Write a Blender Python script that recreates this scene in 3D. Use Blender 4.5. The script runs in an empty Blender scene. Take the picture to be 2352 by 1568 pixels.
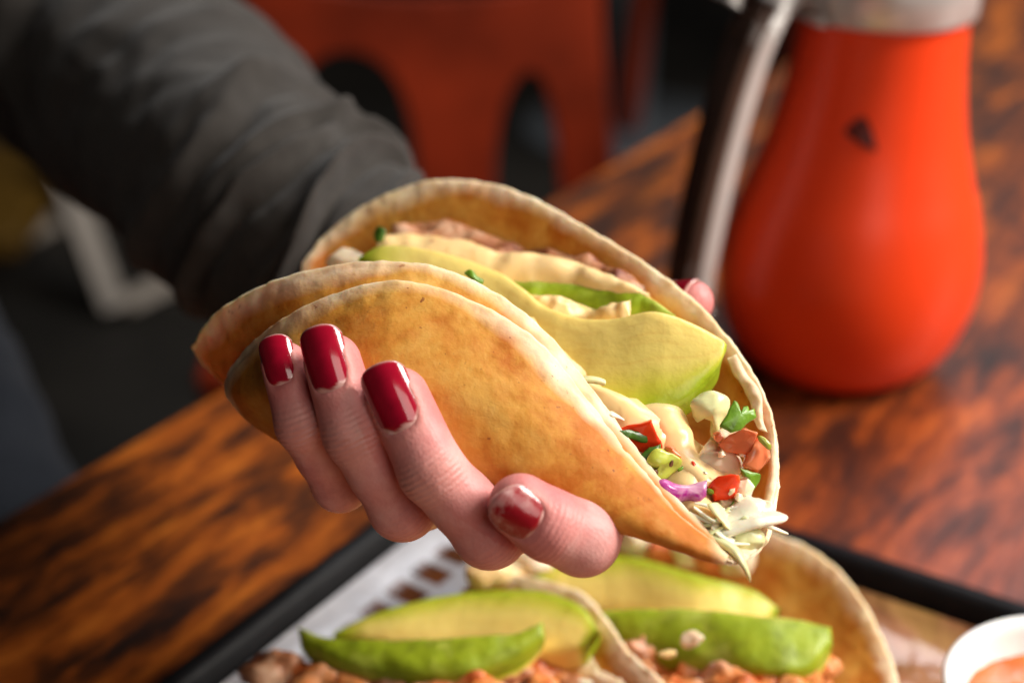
import bpy, bmesh, math, random
import numpy as np
from mathutils import Vector, Matrix, noise as mn

# ------------------------------------------------------------------ camera, light, exposure
random.seed(7); np.random.seed(7)
SC = bpy.context.scene
COL = SC.collection
PITCH = math.radians(26.3); CAMH = 0.30; FPX = 3611.0
cam_d = bpy.data.cameras.new('camera'); cam = bpy.data.objects.new('camera', cam_d); COL.objects.link(cam)
cam.location = (0, 0, CAMH); cam.rotation_euler = (math.pi/2 - PITCH, 0, 0)
cam_d.sensor_width = 36; cam_d.lens = 36*FPX/2352; cam_d.clip_start = 0.01; cam_d.clip_end = 60
cam_d.dof.use_dof = True; cam_d.dof.focus_distance = 0.334; cam_d.dof.aperture_fstop = 7.2
SC.camera = cam

W = bpy.data.worlds.new('World'); SC.world = W; W.use_nodes = True
W.node_tree.nodes['Background'].inputs[0].default_value = (1.0, 0.93, 0.86, 1)
W.node_tree.nodes['Background'].inputs[1].default_value = 0.014

def lamp(name, loc, target, size, power, color):
    d = bpy.data.lights.new(name, 'AREA'); d.shape = 'RECTANGLE'; d.size, d.size_y = size; d.energy = power; d.color = color
    o = bpy.data.objects.new(name, d); COL.objects.link(o); o.location = loc
    o.rotation_euler = (Vector(target) - Vector(loc)).to_track_quat('-Z', 'Y').to_euler()
    return o
lamp('window_light', (1.12, 0.36, 0.92), (0.03, 0.42, 0.08), (0.42, 0.9), 36, (1.0, 0.94, 0.86))
lamp('far_window_light', (0.9, 1.7, 1.5), (-0.2, 0.5, 0.1), (1.2, 0.8), 20, (0.92, 0.95, 1.0))
lamp('fill_light', (0.24, -0.12, 0.46), (0.03, 0.36, 0.12), (0.35, 0.35), 1.15, (1.0, 0.90, 0.80))  # unseen fill lamp, added close by to brighten the hand and taco

SC.view_settings.view_transform = 'Standard'; SC.view_settings.look = 'None'
SC.view_settings.gamma = 1; SC.view_settings.use_curve_mapping = False; SC.view_settings.exposure = 0.0

# ------------------------------------------------------------------ coordinates
cp, sp = math.cos(PITCH), math.sin(PITCH)
CF = np.array([0, cp, -sp]); CU = np.array([0, sp, cp]); CR = np.array([1.0, 0, 0]); CC = np.array([0, 0, CAMH])
def ray(x, y): return CF + (x-1176)/FPX*CR - (y-784)/FPX*CU
def at(x, y, d): return CC + d*ray(x, y)
def ats(L): return np.array([at(*p[:3]) for p in L])
def pz(x, y, z=0.0):
    r = ray(x, y); return CC + (z-CAMH)/r[2]*r
def py_(x, y, Y):
    r = ray(x, y); return CC + Y/r[1]*r
AX = np.array([.726, 1.116, 0]); AX /= np.linalg.norm(AX); BX = np.array([AX[1], -AX[0], 0])   # the table's long and short directions
ANG = math.atan2(AX[1], AX[0])

# ------------------------------------------------------------------ helpers: objects
def thing(name, label, cat, loc=(0, 0, 0), group=None):
    o = bpy.data.objects.new(name, None); COL.objects.link(o); o.location = loc; o.empty_display_size = .01
    o['label'] = label; o['category'] = cat
    if group: o['group'] = group
    return o
def mk(name, v, f, mat, parent=None, attrs=None, smooth=True, label=None, kind=None):
    v = np.asarray(v, dtype=float)
    if parent is not None:
        base = np.array(parent.location); q = parent.parent
        while q is not None: base = base + np.array(q.location); q = q.parent
        v = v - base
    me = bpy.data.meshes.new(name); me.from_pydata(v.tolist(), [], [list(map(int, q)) for q in f]); me.update()
    if smooth: me.polygons.foreach_set('use_smooth', [True]*len(me.polygons))
    for k, a in (attrs or {}).items():
        at_ = me.attributes.new(k, 'FLOAT', 'POINT'); at_.data.foreach_set('value', np.asarray(a, dtype=np.float32))
    if mat: me.materials.append(mat)
    o = bpy.data.objects.new(name, me); COL.objects.link(o)
    if parent is not None: o.parent = parent
    if label: o['label'] = label
    if kind: o['kind'] = kind
    return o
def grid_faces(n, m, closed_m=False, off=0, flip=False):
    F = []
    for i in range(n-1):
        for j in range(m if closed_m else m-1):
            j2 = (j+1) % m
            q = [off+i*m+j, off+i*m+j2, off+(i+1)*m+j2, off+(i+1)*m+j]
            F.append(q[::-1] if flip else q)
    return F
def catmull(P, n, closed=False):
    P = np.asarray(P, dtype=float); N = len(P)
    out = []
    for t in np.linspace(0, N if closed else N-1, n, endpoint=not closed):
        i = int(min(math.floor(t), (N if closed else N-1)-1)); u = t-i
        if closed: a, b, c, d = P[(i-1) % N], P[i % N], P[(i+1) % N], P[(i+2) % N]
        else:
            b, c = P[i], P[i+1]; a = P[i-1] if i > 0 else 2*b-c; d = P[i+2] if i+2 < N else 2*c-b
        out.append(.5*((2*b)+(-a+c)*u+(2*a-5*b+4*c-d)*u*u+(-a+3*b-3*c+d)*u**3))
    return np.array(out)
def unit(v): return v/np.maximum(np.linalg.norm(v, axis=-1, keepdims=True), 1e-12)
def nz(p, s=1.0, o=0.0): return mn.noise(Vector((p[0]*s+o, p[1]*s+o*.7, p[2]*s-o)))
def nzs(V, s, o=0.0): return np.array([nz(p, s, o) for p in V])
def fbm(V, s, o=0.0, oct=3):
    r = 0; a = 1.0
    for k in range(oct): r = r+a*nzs(V, s*2**k, o+3.1*k); a *= .5
    return r
def smooth01(x): x = np.clip(x, 0, 1); return x*x*(3-2*x)

def tube(path, radii, n=64, m=20, flat=1.0, up=None, capped=True, rfun=None, closed=False):
    P = catmull(path, n, closed); rr = np.asarray(radii, float)
    r = np.interp(np.linspace(0, 1, n), np.linspace(0, 1, len(rr)), rr)
    T = unit(np.gradient(P, axis=0)) if not closed else unit(np.roll(P, -1, 0)-np.roll(P, 1, 0))
    u = np.array(up if up is not None else (0.13, .31, .94)); V = []
    for i in range(n):
        s = unit(np.cross(T[i], u)); w = np.cross(s, T[i])
        for j in range(m):
            a = 2*math.pi*j/m; k = 1.0 if rfun is None else rfun(i/(n-1), a)
            V.append(P[i]+r[i]*k*(math.cos(a)*s+flat*math.sin(a)*w))
    F = grid_faces(n, m, True)
    if closed: F += [[(n-1)*m+j, (n-1)*m+(j+1) % m, (j+1) % m, j] for j in range(m)]
    elif capped: F += [list(range(m))[::-1], [(n-1)*m+j for j in range(m)]]
    return np.array(V), [q[::-1] for q in F]
def lathe(prof, m=64):
    V = []; n = len(prof)
    for r, z in prof:
        for j in range(m):
            a = 2*math.pi*j/m; V.append((r*math.cos(a), r*math.sin(a), z))
    return np.array(V), grid_faces(n, m, True)
def box(c, s, ax=None):
    V = np.array([(x, y, z) for x in (-.5, .5) for y in (-.5, .5) for z in (-.5, .5)])*np.array(s)
    if ax is not None: V = V @ np.array(ax)
    F = [(0, 1, 3, 2), (4, 6, 7, 5), (0, 4, 5, 1), (2, 3, 7, 6), (0, 2, 6, 4), (1, 5, 7, 3)]
    return V+np.array(c), F
def bevel(o, w=.002, seg=3):
    bm = bmesh.new(); bm.from_mesh(o.data)
    bmesh.ops.bevel(bm, geom=bm.edges[:], offset=w, segments=seg, affect='EDGES', profile=.5)
    bmesh.ops.recalc_face_normals(bm, faces=bm.faces); bm.to_mesh(o.data); bm.free()
    o.data.polygons.foreach_set('use_smooth', [True]*len(o.data.polygons)); return o
def fixn(o):
    bm = bmesh.new(); bm.from_mesh(o.data); bmesh.ops.recalc_face_normals(bm, faces=bm.faces); bm.to_mesh(o.data); bm.free(); return o

# a sheet lofted through rows of control points, given real thickness; 'edge' = metres to its rim
def sheet(rows, n, m, thick, rough=.0, rim_jit=0.0, seed=0.0, bulge=0.0):
    R_ = [catmull(r, m) for r in rows]; R_ = np.array(R_)
    G = np.array([catmull(R_[:, j], n) for j in range(m)]).transpose(1, 0, 2)      # n x m
    du = np.gradient(G, axis=0); dv = np.gradient(G, axis=1); N = unit(np.cross(du, dv))
    le = np.cumsum(np.linalg.norm(np.diff(G, axis=0), axis=2), axis=0); le = np.vstack([np.zeros((1, m)), le]); le = np.minimum(le, le[-1]-le)
    lv = np.cumsum(np.linalg.norm(np.diff(G, axis=1), axis=2), axis=1); lv = np.hstack([np.zeros((n, 1)), lv]); lv = np.minimum(lv, lv[:, -1:]-lv)
    ed = np.minimum(le, lv)
    flat = G.reshape(-1, 3)
    if rim_jit:
        w = np.exp(-ed/.006).reshape(-1, 1)
        jit = np.stack([fbm(flat, 300, seed+k*9, 3) for k in range(3)], 1)
        flat = flat+jit*w*rim_jit
    h = fbm(flat, 32, seed+2, 3)*rough
    Nf = N.reshape(-1, 3); flat = flat+Nf*h[:, None]
    th = thick*(.62+.38*smooth01(ed.reshape(-1)/.003))*(1+.14*nzs(flat, 330, seed+5))
    top = flat+Nf*(th/2)[:, None]; bot = flat-Nf*(th/2)[:, None]
    V = [top, bot]; off = n*m
    F = grid_faces(n, m)+grid_faces(n, m, off=off, flip=True)
    loop = [j for j in range(m)]+[i*m+m-1 for i in range(1, n)]+[(n-1)*m+j for j in range(m-2, -1, -1)]+[i*m for i in range(n-2, 0, -1)]
    cen = G.reshape(-1, 3)
    mid = []
    for q in loop:
        i, j = divmod(q, m); d = np.zeros(3)
        if i == 0: d -= unit(du[i, j])
        if i == n-1: d += unit(du[i, j])
        if j == 0: d -= unit(dv[i, j])
        if j == m-1: d += unit(dv[i, j])
        mid.append(flat[q]+unit(d)*thick*.32)
    V.append(np.array(mid)); mo = 2*off; L = len(loop)
    for k in range(L):
        a, b = loop[k], loop[(k+1) % L]; c, d = mo+k, mo+(k+1) % L
        F.append([b, a, c, d]); F.append([d, c, a+off, b+off])
    e = np.concatenate([ed.reshape(-1), ed.reshape(-1), -np.ones(L)*.001])
    side = np.concatenate([np.ones(off), np.zeros(off), np.ones(L)*.5])
    return np.vstack(V), F, {'edge': e, 'side': side}, G, N

# a slice between two edge curves, with thickness
def slab(inner, outer, thick, n=56, k=40, p=.42, mode='face', bulge=0.0, rough=0.0, seed=0.0, wedge=0.0, endp=.5):
    A = catmull(ats(inner), n); B = catmull(ats(outer), n)
    T = unit(np.gradient(.5*(A+B), axis=0)); D = unit(B-A+1e-9)
    N = unit(np.cross(T, D)); 
    s_ = np.sign((N @ CF)); s_[s_ == 0] = 1; N = N*s_[:, None]
    N = unit(N.mean(0, keepdims=True)*.7+N*.3)
    V = []; rind = []; wv = []; sv = []
    for i in range(n):
        s = i/(n-1); et = min(1.0, (max(0., s*(1-s))*9)**endp)
        for j in range(k):
            a = 2*math.pi*j/k; c, si = math.cos(a), math.sin(a)
            w = .5-.5*math.copysign(abs(c)**p, c); zz = math.copysign(abs(si)**p, si)
            th = thick*et*(1-wedge*(1-w))
            off = zz*th/2 + th/2
            if zz < 0: off -= bulge*et*math.sin(math.pi*w)
            V.append(A[i]*(1-w)+B[i]*w+N[i]*off)
            if mode == 'face':
                q = max(w**2.1*.98, 1-6*s if s < .16 else 0, 1-9*(1-s) if s > .88 else 0)
                if w > .94 or (zz > .2): q = 1.0 if w > .4 else q
                rind.append(min(1, max(0, q)))
            else: rind.append(1.0 if (zz < 0.1 and w > .07) else .12)
            wv.append(w); sv.append(s)
    V = np.array(V)
    if rough: V = V+unit(np.stack([nzs(V, 90, seed+q) for q in range(3)], 1))*0+N.repeat(k, 0)*(fbm(V, 120, seed, 3)*rough)[:, None]
    F = grid_faces(n, k, True)+[list(range(k))[::-1], [(n-1)*k+j for j in range(k)]]
    return V, F, {'rind': rind, 'wpos': wv, 'spos': sv}

# a small chunk from its outline, depth, tilt and thickness
def chunk(outline, d, thick, tilt=(0, 0), bulge=.001, round_=False, n=40, rough=.0003, seed=0.0):
    O = np.array(outline, float)
    if round_: O = catmull(O, n, True)
    else:
        Q = []
        for a, b in zip(O, np.roll(O, -1, 0)):
            for t in (0.015, .12, .35, .65, .88, .985): Q.append(a*(1-t)+b*t)
        O = np.array(Q)
    c = O.mean(0); n = len(O); V = []; cx, cy = c
    def P(q, z):
        dd = d+(tilt[0]*(q[0]-cx)+tilt[1]*(q[1]-cy))*d/FPX; return at(q[0], q[1], dd+z)
    rings = [(.3, 0), (.6, 0), (.84, 0), (.965, 0), (1.0, .0005), (1.005, .35), (1.0, .7), (.9, .95), (.5, 1.0)]
    for s, z in rings:
        for q in O:
            b = -bulge*(1-min(1, s)**2) if z < .2 else 0
            V.append(P(c+(q-c)*s, b+z*thick+(.0004 if s == 1.0 and z < .1 else 0)))
    V.append(P(c, -bulge)); V.append(P(c, thick)); V = np.array(V)
    V = V+np.stack([fbm(V, 260, seed+q*5, 2) for q in range(3)], 1)*rough
    F = grid_faces(len(rings), n, True); a, b = len(rings)*n, len(rings)*n+1
    F += [[a, (j+1) % n, j] for j in range(n)]
    o = (len(rings)-1)*n; F += [[b, o+j, o+(j+1) % n] for j in range(n)]
    return V, F

# surface of a distance field on a regular grid
def surface_nets(f, org, h):
    s = f < 0
    c = [(i, j, k) for i in (0, 1) for j in (0, 1) for k in (0, 1)]
    nx, ny, nz_ = f.shape
    cnt = sum(s[i:nx-1+i, j:ny-1+j, k:nz_-1+k].astype(np.int8) for i, j, k in c)
    act = np.argwhere((cnt > 0) & (cnt < 8)); idx = -np.ones(cnt.shape, np.int64); idx[tuple(act.T)] = np.arange(len(act))
    vals = np.stack([f[act[:, 0]+i, act[:, 1]+j, act[:, 2]+k] for i, j, k in c], 1)
    P = np.zeros((len(act), 3)); C_ = np.zeros(len(act))
    for a in range(8):
        for b in range(a+1, 8):
            da = np.array(c[a]); db = np.array(c[b])
            if np.abs(da-db).sum() != 1: continue
            va, vb = vals[:, a], vals[:, b]; m = (va < 0) != (vb < 0)
            t = np.where(m, va/np.where(m, va-vb, 1), 0)
            P[m] += (da+(db-da)*t[:, None])[m]; C_[m] += 1
    V = (act+P/C_[:, None])*h+org
    F = []
    for ax in range(3):
        sl = [slice(None)]*3; sl2 = [slice(None)]*3; sl[ax] = slice(0, -1); sl2[ax] = slice(1, None)
        e = np.argwhere(s[tuple(sl)] != s[tuple(sl2)]); u, v = (ax+1) % 3, (ax+2) % 3
        e = e[(e[:, u] > 0) & (e[:, v] > 0) & (e[:, u] < f.shape[u]-1) & (e[:, v] < f.shape[v]-1)]
        du = np.zeros(3, int); du[u] = 1; dv = np.zeros(3, int); dv[v] = 1
        q = np.stack([idx[tuple((e-du-dv).T)], idx[tuple((e-dv).T)], idx[tuple(e.T)], idx[tuple((e-du).T)]], 1)
        fl = s[tuple(e.T)]; q[~fl] = q[~fl][:, ::-1]; F.append(q)
    return V, np.vstack(F).tolist()
def field(box_min, box_max, h):
    n = np.ceil((np.array(box_max)-np.array(box_min))/h).astype(int)+1
    return [np.asarray(box_min[i]+h*np.arange(n[i]), np.float32) for i in range(3)]
def cone_field(ax, prims, k, big=1.0):
    out = np.full([len(a) for a in ax], big, np.float32)
    for a, ra, b, rb in prims:
        a = np.asarray(a, np.float32); b = np.asarray(b, np.float32); mg = max(ra, rb)+.014
        sl = []
        for i in range(3):
            lo, hi = min(a[i], b[i])-mg, max(a[i], b[i])+mg
            sl.append(slice(int(np.searchsorted(ax[i], lo)), int(np.searchsorted(ax[i], hi))))
        sl = tuple(sl)
        X = ax[0][sl[0]][:, None, None]-a[0]; Y = ax[1][sl[1]][None, :, None]-a[1]; Z = ax[2][sl[2]][None, None, :]-a[2]
        ab = b-a; L = float(ab @ ab)+1e-12
        t = np.clip((X*ab[0]+Y*ab[1]+Z*ab[2])/L, 0, 1)
        d = np.sqrt((X-t*ab[0])**2+(Y-t*ab[1])**2+(Z-t*ab[2])**2)-(ra+(rb-ra)*t)
        o = out[sl]; out[sl] = smin(o, d, k)
    return out
def smin(a, b, k):
    h = np.maximum(k-np.abs(a-b), 0)/k
    return np.minimum(a, b)-h*h*h*k/6

# ------------------------------------------------------------------ helpers: materials
class MT:
    def __init__(s, name, col=(.5, .5, .5), rough=.5, spec=.5, metal=0.0, sss=0.0, ssr=(1, .4, .2), sscale=.003, coat=0.0, sheen=0.0, trans=0.0):
        s.m = bpy.data.materials.new(name); s.m.use_nodes = True; s.t = s.m.node_tree; s.b = s.t.nodes['Principled BSDF']
        i = s.b.inputs; i['Base Color'].default_value = (*col, 1); i['Roughness'].default_value = rough; i['Specular IOR Level'].default_value = spec
        i['Metallic'].default_value = metal; i['Subsurface Weight'].default_value = sss; i['Subsurface Radius'].default_value = ssr; i['Subsurface Scale'].default_value = sscale
        i['Coat Weight'].default_value = coat; i['Coat Roughness'].default_value = .12; i['Sheen Weight'].default_value = sheen; i['Transmission Weight'].default_value = trans
        s.tc = None
    def N(s, ty, **kw):
        n = s.t.nodes.new(ty)
        for k, v in kw.items(): setattr(n, k, v)
        return n
    def L(s, a, b): s.t.links.new(a, b)
    def co(s, scale=(1, 1, 1)):
        if s.tc is None: s.tc = s.N('ShaderNodeTexCoord')
        mp = s.N('ShaderNodeMapping'); mp.inputs['Scale'].default_value = scale; s.L(s.tc.outputs['Object'], mp.inputs['Vector']); return mp.outputs[0]
    def noise(s, scale, detail=3, rough=.55, sc=(1, 1, 1), dist=0.0, off=0.0):
        n = s.N('ShaderNodeTexNoise'); n.inputs['Scale'].default_value = scale; n.inputs['Detail'].default_value = detail
        n.inputs['Roughness'].default_value = rough; n.inputs['Distortion'].default_value = dist
        v = s.co(sc)
        if off:
            a = s.N('ShaderNodeVectorMath', operation='ADD'); a.inputs[1].default_value = (off, off*1.3, -off); s.L(v, a.inputs[0]); v = a.outputs[0]
        s.L(v, n.inputs['Vector']); return n.outputs['Fac']
    def ramp(s, fac, stops):
        r = s.N('ShaderNodeValToRGB'); e = r.color_ramp.elements
        while len(e) < len(stops): e.new(.5)
        for q, (p, c) in zip(e, stops): q.position = p; q.color = (*c, 1) if len(c) == 3 else c
        s.L(fac, r.inputs['Fac']); return r.outputs['Color']
    def map(s, fac, a, b, c=0.0, d=1.0):
        m = s.N('ShaderNodeMapRange'); m.inputs['From Min'].default_value = a; m.inputs['From Max'].default_value = b
        m.inputs['To Min'].default_value = c; m.inputs['To Max'].default_value = d; s.L(fac, m.inputs['Value']); return m.outputs[0]
    def mix(s, fac, a, b, mode='MIX'):
        m = s.N('ShaderNodeMix', data_type='RGBA', blend_type=mode)
        for x, i in ((fac, 0), (a, 6), (b, 7)):
            if isinstance(x, (int, float)): m.inputs[i].default_value = x
            elif isinstance(x, tuple): m.inputs[i].default_value = (*x, 1)
            else: s.L(x, m.inputs[i])
        return m.outputs[2]
    def mul(s, a, b, op='MULTIPLY'):
        m = s.N('ShaderNodeMath', operation=op)
        for x, i in ((a, 0), (b, 1)):
            if isinstance(x, (int, float)): m.inputs[i].default_value = x
            else: s.L(x, m.inputs[i])
        return m.outputs[0]
    def attr(s, n): a = s.N('ShaderNodeAttribute', attribute_name=n); return a.outputs['Fac']
    def col(s, c): s.L(c, s.b.inputs['Base Color']); return s
    def rough(s, c): s.L(c, s.b.inputs['Roughness']); return s
    def bump(s, h, strength=.3, dist=.001):
        b = s.N('ShaderNodeBump'); b.inputs['Strength'].default_value = strength; b.inputs['Distance'].default_value = dist
        s.L(h, b.inputs['Height'])
        old = s.b.inputs['Normal'].links
        if old: s.L(old[0].from_socket, b.inputs['Normal'])
        s.L(b.outputs[0], s.b.inputs['Normal']); return s

def simple(name, col, rough=.5, var=.25, scale=120, bump=.15, bscale=400, **kw):
    t = MT(name, col, rough, **kw); f = t.noise(scale, 3)
    dark = tuple(c*(1-var) for c in col); light = tuple(min(1, c*(1+var)) for c in col)
    t.col(t.ramp(f, [(.3, dark), (.7, light)]))
    if bump: t.bump(t.noise(bscale, 3), bump, .0006)
    return t.m

def wood_mat():
    t = MT('worn_wood', rough=.38, spec=.5)
    g1 = t.noise(22, 6, .70, sc=(.8, 3.0, 1), dist=.25); g2 = t.noise(80, 4, .6, sc=(.3, 5, 1)); g3 = t.noise(3.2, 3, .5, sc=(1, 1.3, 1), off=3.0)
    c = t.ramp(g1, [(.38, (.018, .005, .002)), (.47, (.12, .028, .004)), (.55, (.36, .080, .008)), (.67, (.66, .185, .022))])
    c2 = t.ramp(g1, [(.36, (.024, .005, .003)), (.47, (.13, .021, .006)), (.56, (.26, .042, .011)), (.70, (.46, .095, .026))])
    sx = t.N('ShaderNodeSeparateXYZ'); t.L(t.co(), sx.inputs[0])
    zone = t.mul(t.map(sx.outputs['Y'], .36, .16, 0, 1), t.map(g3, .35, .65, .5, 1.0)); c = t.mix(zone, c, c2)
    c = t.mix(t.map(g2, .52, .74, 0, .6), c, (.035, .010, .003))
    blot = t.noise(7, 5, .62, sc=(.7, 2.6, 1), off=7.0)
    c = t.mix(t.map(blot, .50, .66, 0, .72), c, (.020, .007, .003))
    t.col(c); t.rough(t.map(g1, .3, .7, .55, .36)); t.bump(g2, .25, .001); t.bump(g1, .2, .002)
    return t.m
def tortilla_mat(name, warm=0.0):
    t = MT(name, rough=.62, spec=.3, sss=.28, ssr=(1, .5, .15), sscale=.004)
    big = t.noise(34, 6, .66, dist=.3); mid = t.noise(120, 4, .6); fine = t.noise(520, 3, .6)
    c = t.ramp(big, [(.36, (.70, .40, .085)), (.47, (.62, .28, .04)), (.58, (.50, .15, .011))])
    c = t.mix(t.map(mid, .5, .75, 0, .35), c, (.74, .45, .12))
    pale = t.map(t.mul(t.attr('edge'), t.map(t.noise(30, 3, off=6.0), .3, .7, -.003, .003), 'ADD'), .0012, .0058, 1, 0)
    pale2 = t.mul(pale, t.map(mid, .25, .6, 1.0, .55))
    c = t.mix(pale2, c, (.95, .83, .60))
    sel = t.map(t.noise(60, 2, off=11.0), .45, .6); spot = t.mul(t.map(t.noise(620, 2, .5, off=1.0), .69, .74), sel)
    c = t.mix(t.mul(spot, .85), c, (.20, .05, .012))
    c = t.mix(t.mul(t.map(t.noise(210, 3, .6, off=8.0), .70, .76), .6), c, (.30, .08, .015))
    toast = t.map(t.noise(24, 4, .65, off=5.0), .54, .70, 0, .6 + warm); c = t.mix(toast, c, (.46, .125, .012))
    t.col(c); t.bump(fine, .3, .0006); bub = t.N('ShaderNodeTexVoronoi', feature='SMOOTH_F1'); bub.inputs['Scale'].default_value = 260; t.L(t.co(), bub.inputs['Vector']); t.bump(t.mul(bub.outputs['Distance'], t.map(t.attr('edge'), .002, .012, 1, .25)), .35, .0014); t.bump(mid, .22, .0014)
    return t.m
def avocado_mat():
    t = MT('avocado_flesh', rough=.24, spec=.5, sss=.18, ssr=(1, .8, .25), sscale=.003)
    r = t.attr('rind'); wob = t.noise(90, 3); rr = t.mul(r, t.map(wob, .2, .8, .75, 1.2))
    c = t.ramp(rr, [(.0, (.88, .68, .20)), (.25, (.80, .66, .17)), (.50, (.60, .58, .07)), (.75, (.38, .46, .016)), (1.0, (.29, .385, .010))])
    cb_ = t.N('ShaderNodeCombineXYZ'); t.L(t.mul(t.attr('spos'), 5.0), cb_.inputs[0]); t.L(t.mul(t.attr('wpos'), 9.0), cb_.inputs[1])
    sn = t.N('ShaderNodeTexNoise'); sn.inputs['Scale'].default_value = 1.3; sn.inputs['Detail'].default_value = 5; sn.inputs['Distortion'].default_value = .8; t.L(cb_.outputs[0], sn.inputs['Vector']); streak = sn.outputs['Fac']
    c = t.mix(t.mul(t.map(streak, .48, .66, 0, .32), t.map(r, .1, .55, 1, 0)), c, (.74, .45, .09))
    t.rough(t.map(r, .6, 1, .28, .5)); deep = t.mul(t.map(t.noise(150, 4, off=4.0), .48, .7), t.map(r, .8, 1, 0, .65)); c = t.mix(deep, c, (.13, .17, .005)); c = t.mix(t.mul(t.map(t.noise(85, 3, off=6.0), .5, .68, 0, .6), t.map(r, .85, 1, 0, 1)), c, (.50, .55, .10))
    t.col(c); t.bump(t.noise(170, 4), .3, .0014); t.bump(t.mul(t.noise(60, 3, off=9.0), t.map(r, .5, 1, .15, 1)), .35, .003)
    return t.m
def skin_mat():
    t = MT('skin', rough=.47, spec=.4, sss=.18, ssr=(1, .35, .25), sscale=.003)
    n = t.noise(110, 5, .65); c = t.ramp(n, [(.32, (.58, .215, .205)), (.5, (.67, .30, .28)), (.68, (.74, .38, .35))])
    c = t.mix(t.attr('flush'), c, (.58, .11, .11)); c = t.mix(t.attr('pale'), c, (.70, .33, .26)); t.col(c)
    v = t.N('ShaderNodeTexVoronoi', feature='F1'); v.inputs['Scale'].default_value = 1400; t.L(t.co((1, 1, 1)), v.inputs['Vector'])
    wn = t.mul(t.mul(t.attr('ws'), 5200.0), t.map(t.noise(240, 3), 0, 1, -2.2, 2.2), 'ADD')
    wv = t.mul(t.mul(wn, 0.0, 'SINE'), t.attr('wr'))
    t.bump(v.outputs['Distance'], .16, .0004); t.bump(t.noise(380, 5, .65), .14, .0006); t.bump(wv, .34, .0004)
    return t.m
def nail_mat():
    t = MT('nail_polish', rough=.13, spec=.6, coat=.7); t.b.inputs['Coat Roughness'].default_value = .05
    f = t.attr('polish'); n = t.noise(260, 3)
    c = t.mix(t.map(n, .3, .7), (.30, .003, .019), (.39, .004, .025)); c = t.mix(f, (.70, .40, .36), c); t.col(c)
    t.bump(t.noise(180, 2), .08, .0008); return t.m
def fabric_mat(name, col):
    t = MT(name, col, rough=.9, spec=.15, sheen=.12); t.b.inputs['Sheen Roughness'].default_value = .5
    c = t.ramp(t.noise(160, 4, .7), [(.3, tuple(q*.8 for q in col)), (.7, tuple(q*1.2 for q in col))]); t.col(c); t.bump(t.noise(900, 3), .3, .0008)
    return t.m

MWOOD = wood_mat(); MTORT = tortilla_mat('tortilla_toasted'); MTORT2 = tortilla_mat('tortilla_pale', -.3); MAVO = avocado_mat(); MSKIN = skin_mat(); MNAIL = nail_mat()
MSLEEVE = fabric_mat('grey_fleece', (.038, .0335, .030)); MTROU = fabric_mat('navy_cloth', (.010, .012, .017))
MFLOOR = simple('dark_floor', (.036, .031, .025), .55, .5, 3.0, .1, 60)
MBLACK = simple('black_plastic', (.008, .008, .009), .45, .2, 90, .2, 500, spec=.10)
def sauce_mat():
    t = MT('chipotle_cream', rough=.28, sss=.25, ssr=(1, .6, .25), sscale=.003); c = t.ramp(t.noise(60, 3), [(.3, (.93, .62, .27)), (.7, (.97, .70, .35))])
    v = t.N('ShaderNodeTexVoronoi'); v.inputs['Scale'].default_value = 260; t.L(t.co(), v.inputs['Vector'])
    c = t.mix(t.mul(t.map(v.outputs['Distance'], .10, .2, .8, 0), t.map(t.noise(120, 2, off=3.0), .55, .6)), c, (.55, .08, .02)); t.col(c); t.bump(t.noise(130, 3), .1, .0008); return t.m
MSAUCE = sauce_mat()
MFISH = None
def fish_mat():
    t = MT('seared_fish', rough=.45, sss=.1); n = t.noise(110, 4, .6)
    t.col(t.ramp(n, [(.3, (.62, .40, .26)), (.5, (.48, .20, .09)), (.66, (.20, .05, .018))])); t.bump(t.noise(260, 4), .6, .0015); return t.m
def shrimp_mat():
    t = MT('sauced_fish', rough=.36, sss=.2, sscale=.003); n = t.noise(75, 4, .6, dist=.5)
    t.col(t.ramp(n, [(.30, (.74, .46, .36)), (.46, (.72, .30, .10)), (.58, (.62, .15, .03)), (.72, (.28, .06, .02))])); t.bump(t.noise(200, 4), .5, .0018); return t.m
MFISH = fish_mat(); MSHR = shrimp_mat()
MTOM = simple('tomato_red', (.86, .055, .010), .28, .15, 90, .1, 200, sss=.25, sscale=.003)
MTOM2 = simple('tomato_salmon', (.86, .24, .10), .18, .2, 70, .2, 200, sss=.3, sscale=.003)
MLEAF = simple('cilantro_green', (.15, .30, .02), .35, .4, 160, .4, 500, sss=.1, sscale=.001)
MLEAFD = simple('dark_green_leaf', (.06, .14, .014), .3, .4, 160, .4, 500)
MPURP = simple('purple_onion', (.42, .035, .26), .25, .5, 90, .15, 260, sss=.2, sscale=.002)
MONION = simple('white_onion', (.86, .70, .50), .2, .14, 80, .15, 260, sss=.4, sscale=.004)
MCAB = simple('white_cabbage', (.86, .80, .62), .26, .12, 120, .5, 260, sss=.3, sscale=.003)
MCABG = simple('pale_green_cabbage', (.70, .70, .36), .32, .12, 90, .25, 300, sss=.3, sscale=.003)
MTOMAT = simple('green_tomatillo', (.42, .46, .06), .25, .25, 120, .2, 260, sss=.2, sscale=.002)
MSEED = simple('brown_seed', (.13, .045, .015), .35, .3, 300, 0)
MREDP = simple('red_orange_plastic', (.86, .055, .008), .33, .04, 20, 0, spec=.42)
MMARK = simple('dark_red_mark', (.10, .003, .002), .4, .1, 60, 0)
MSTRIP = simple('satin_metal', (.74, .72, .70), .34, .05, 60, 0, metal=.35)
MCHROME = simple('brushed_metal', (.74, .72, .70), .32, .06, 60, .05, 300, metal=.6)
MBROWNP = simple('dark_brown_plastic', (.045, .022, .014), .4, .2, 60, 0)
MCHAIR = simple('red_painted_steel', (.26, .026, .006), .42, .35, 9, .1, 60)
MCUP = simple('white_plastic', (.86, .85, .83), .3, .03, 60, 0, sss=.1, sscale=.003)
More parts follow.
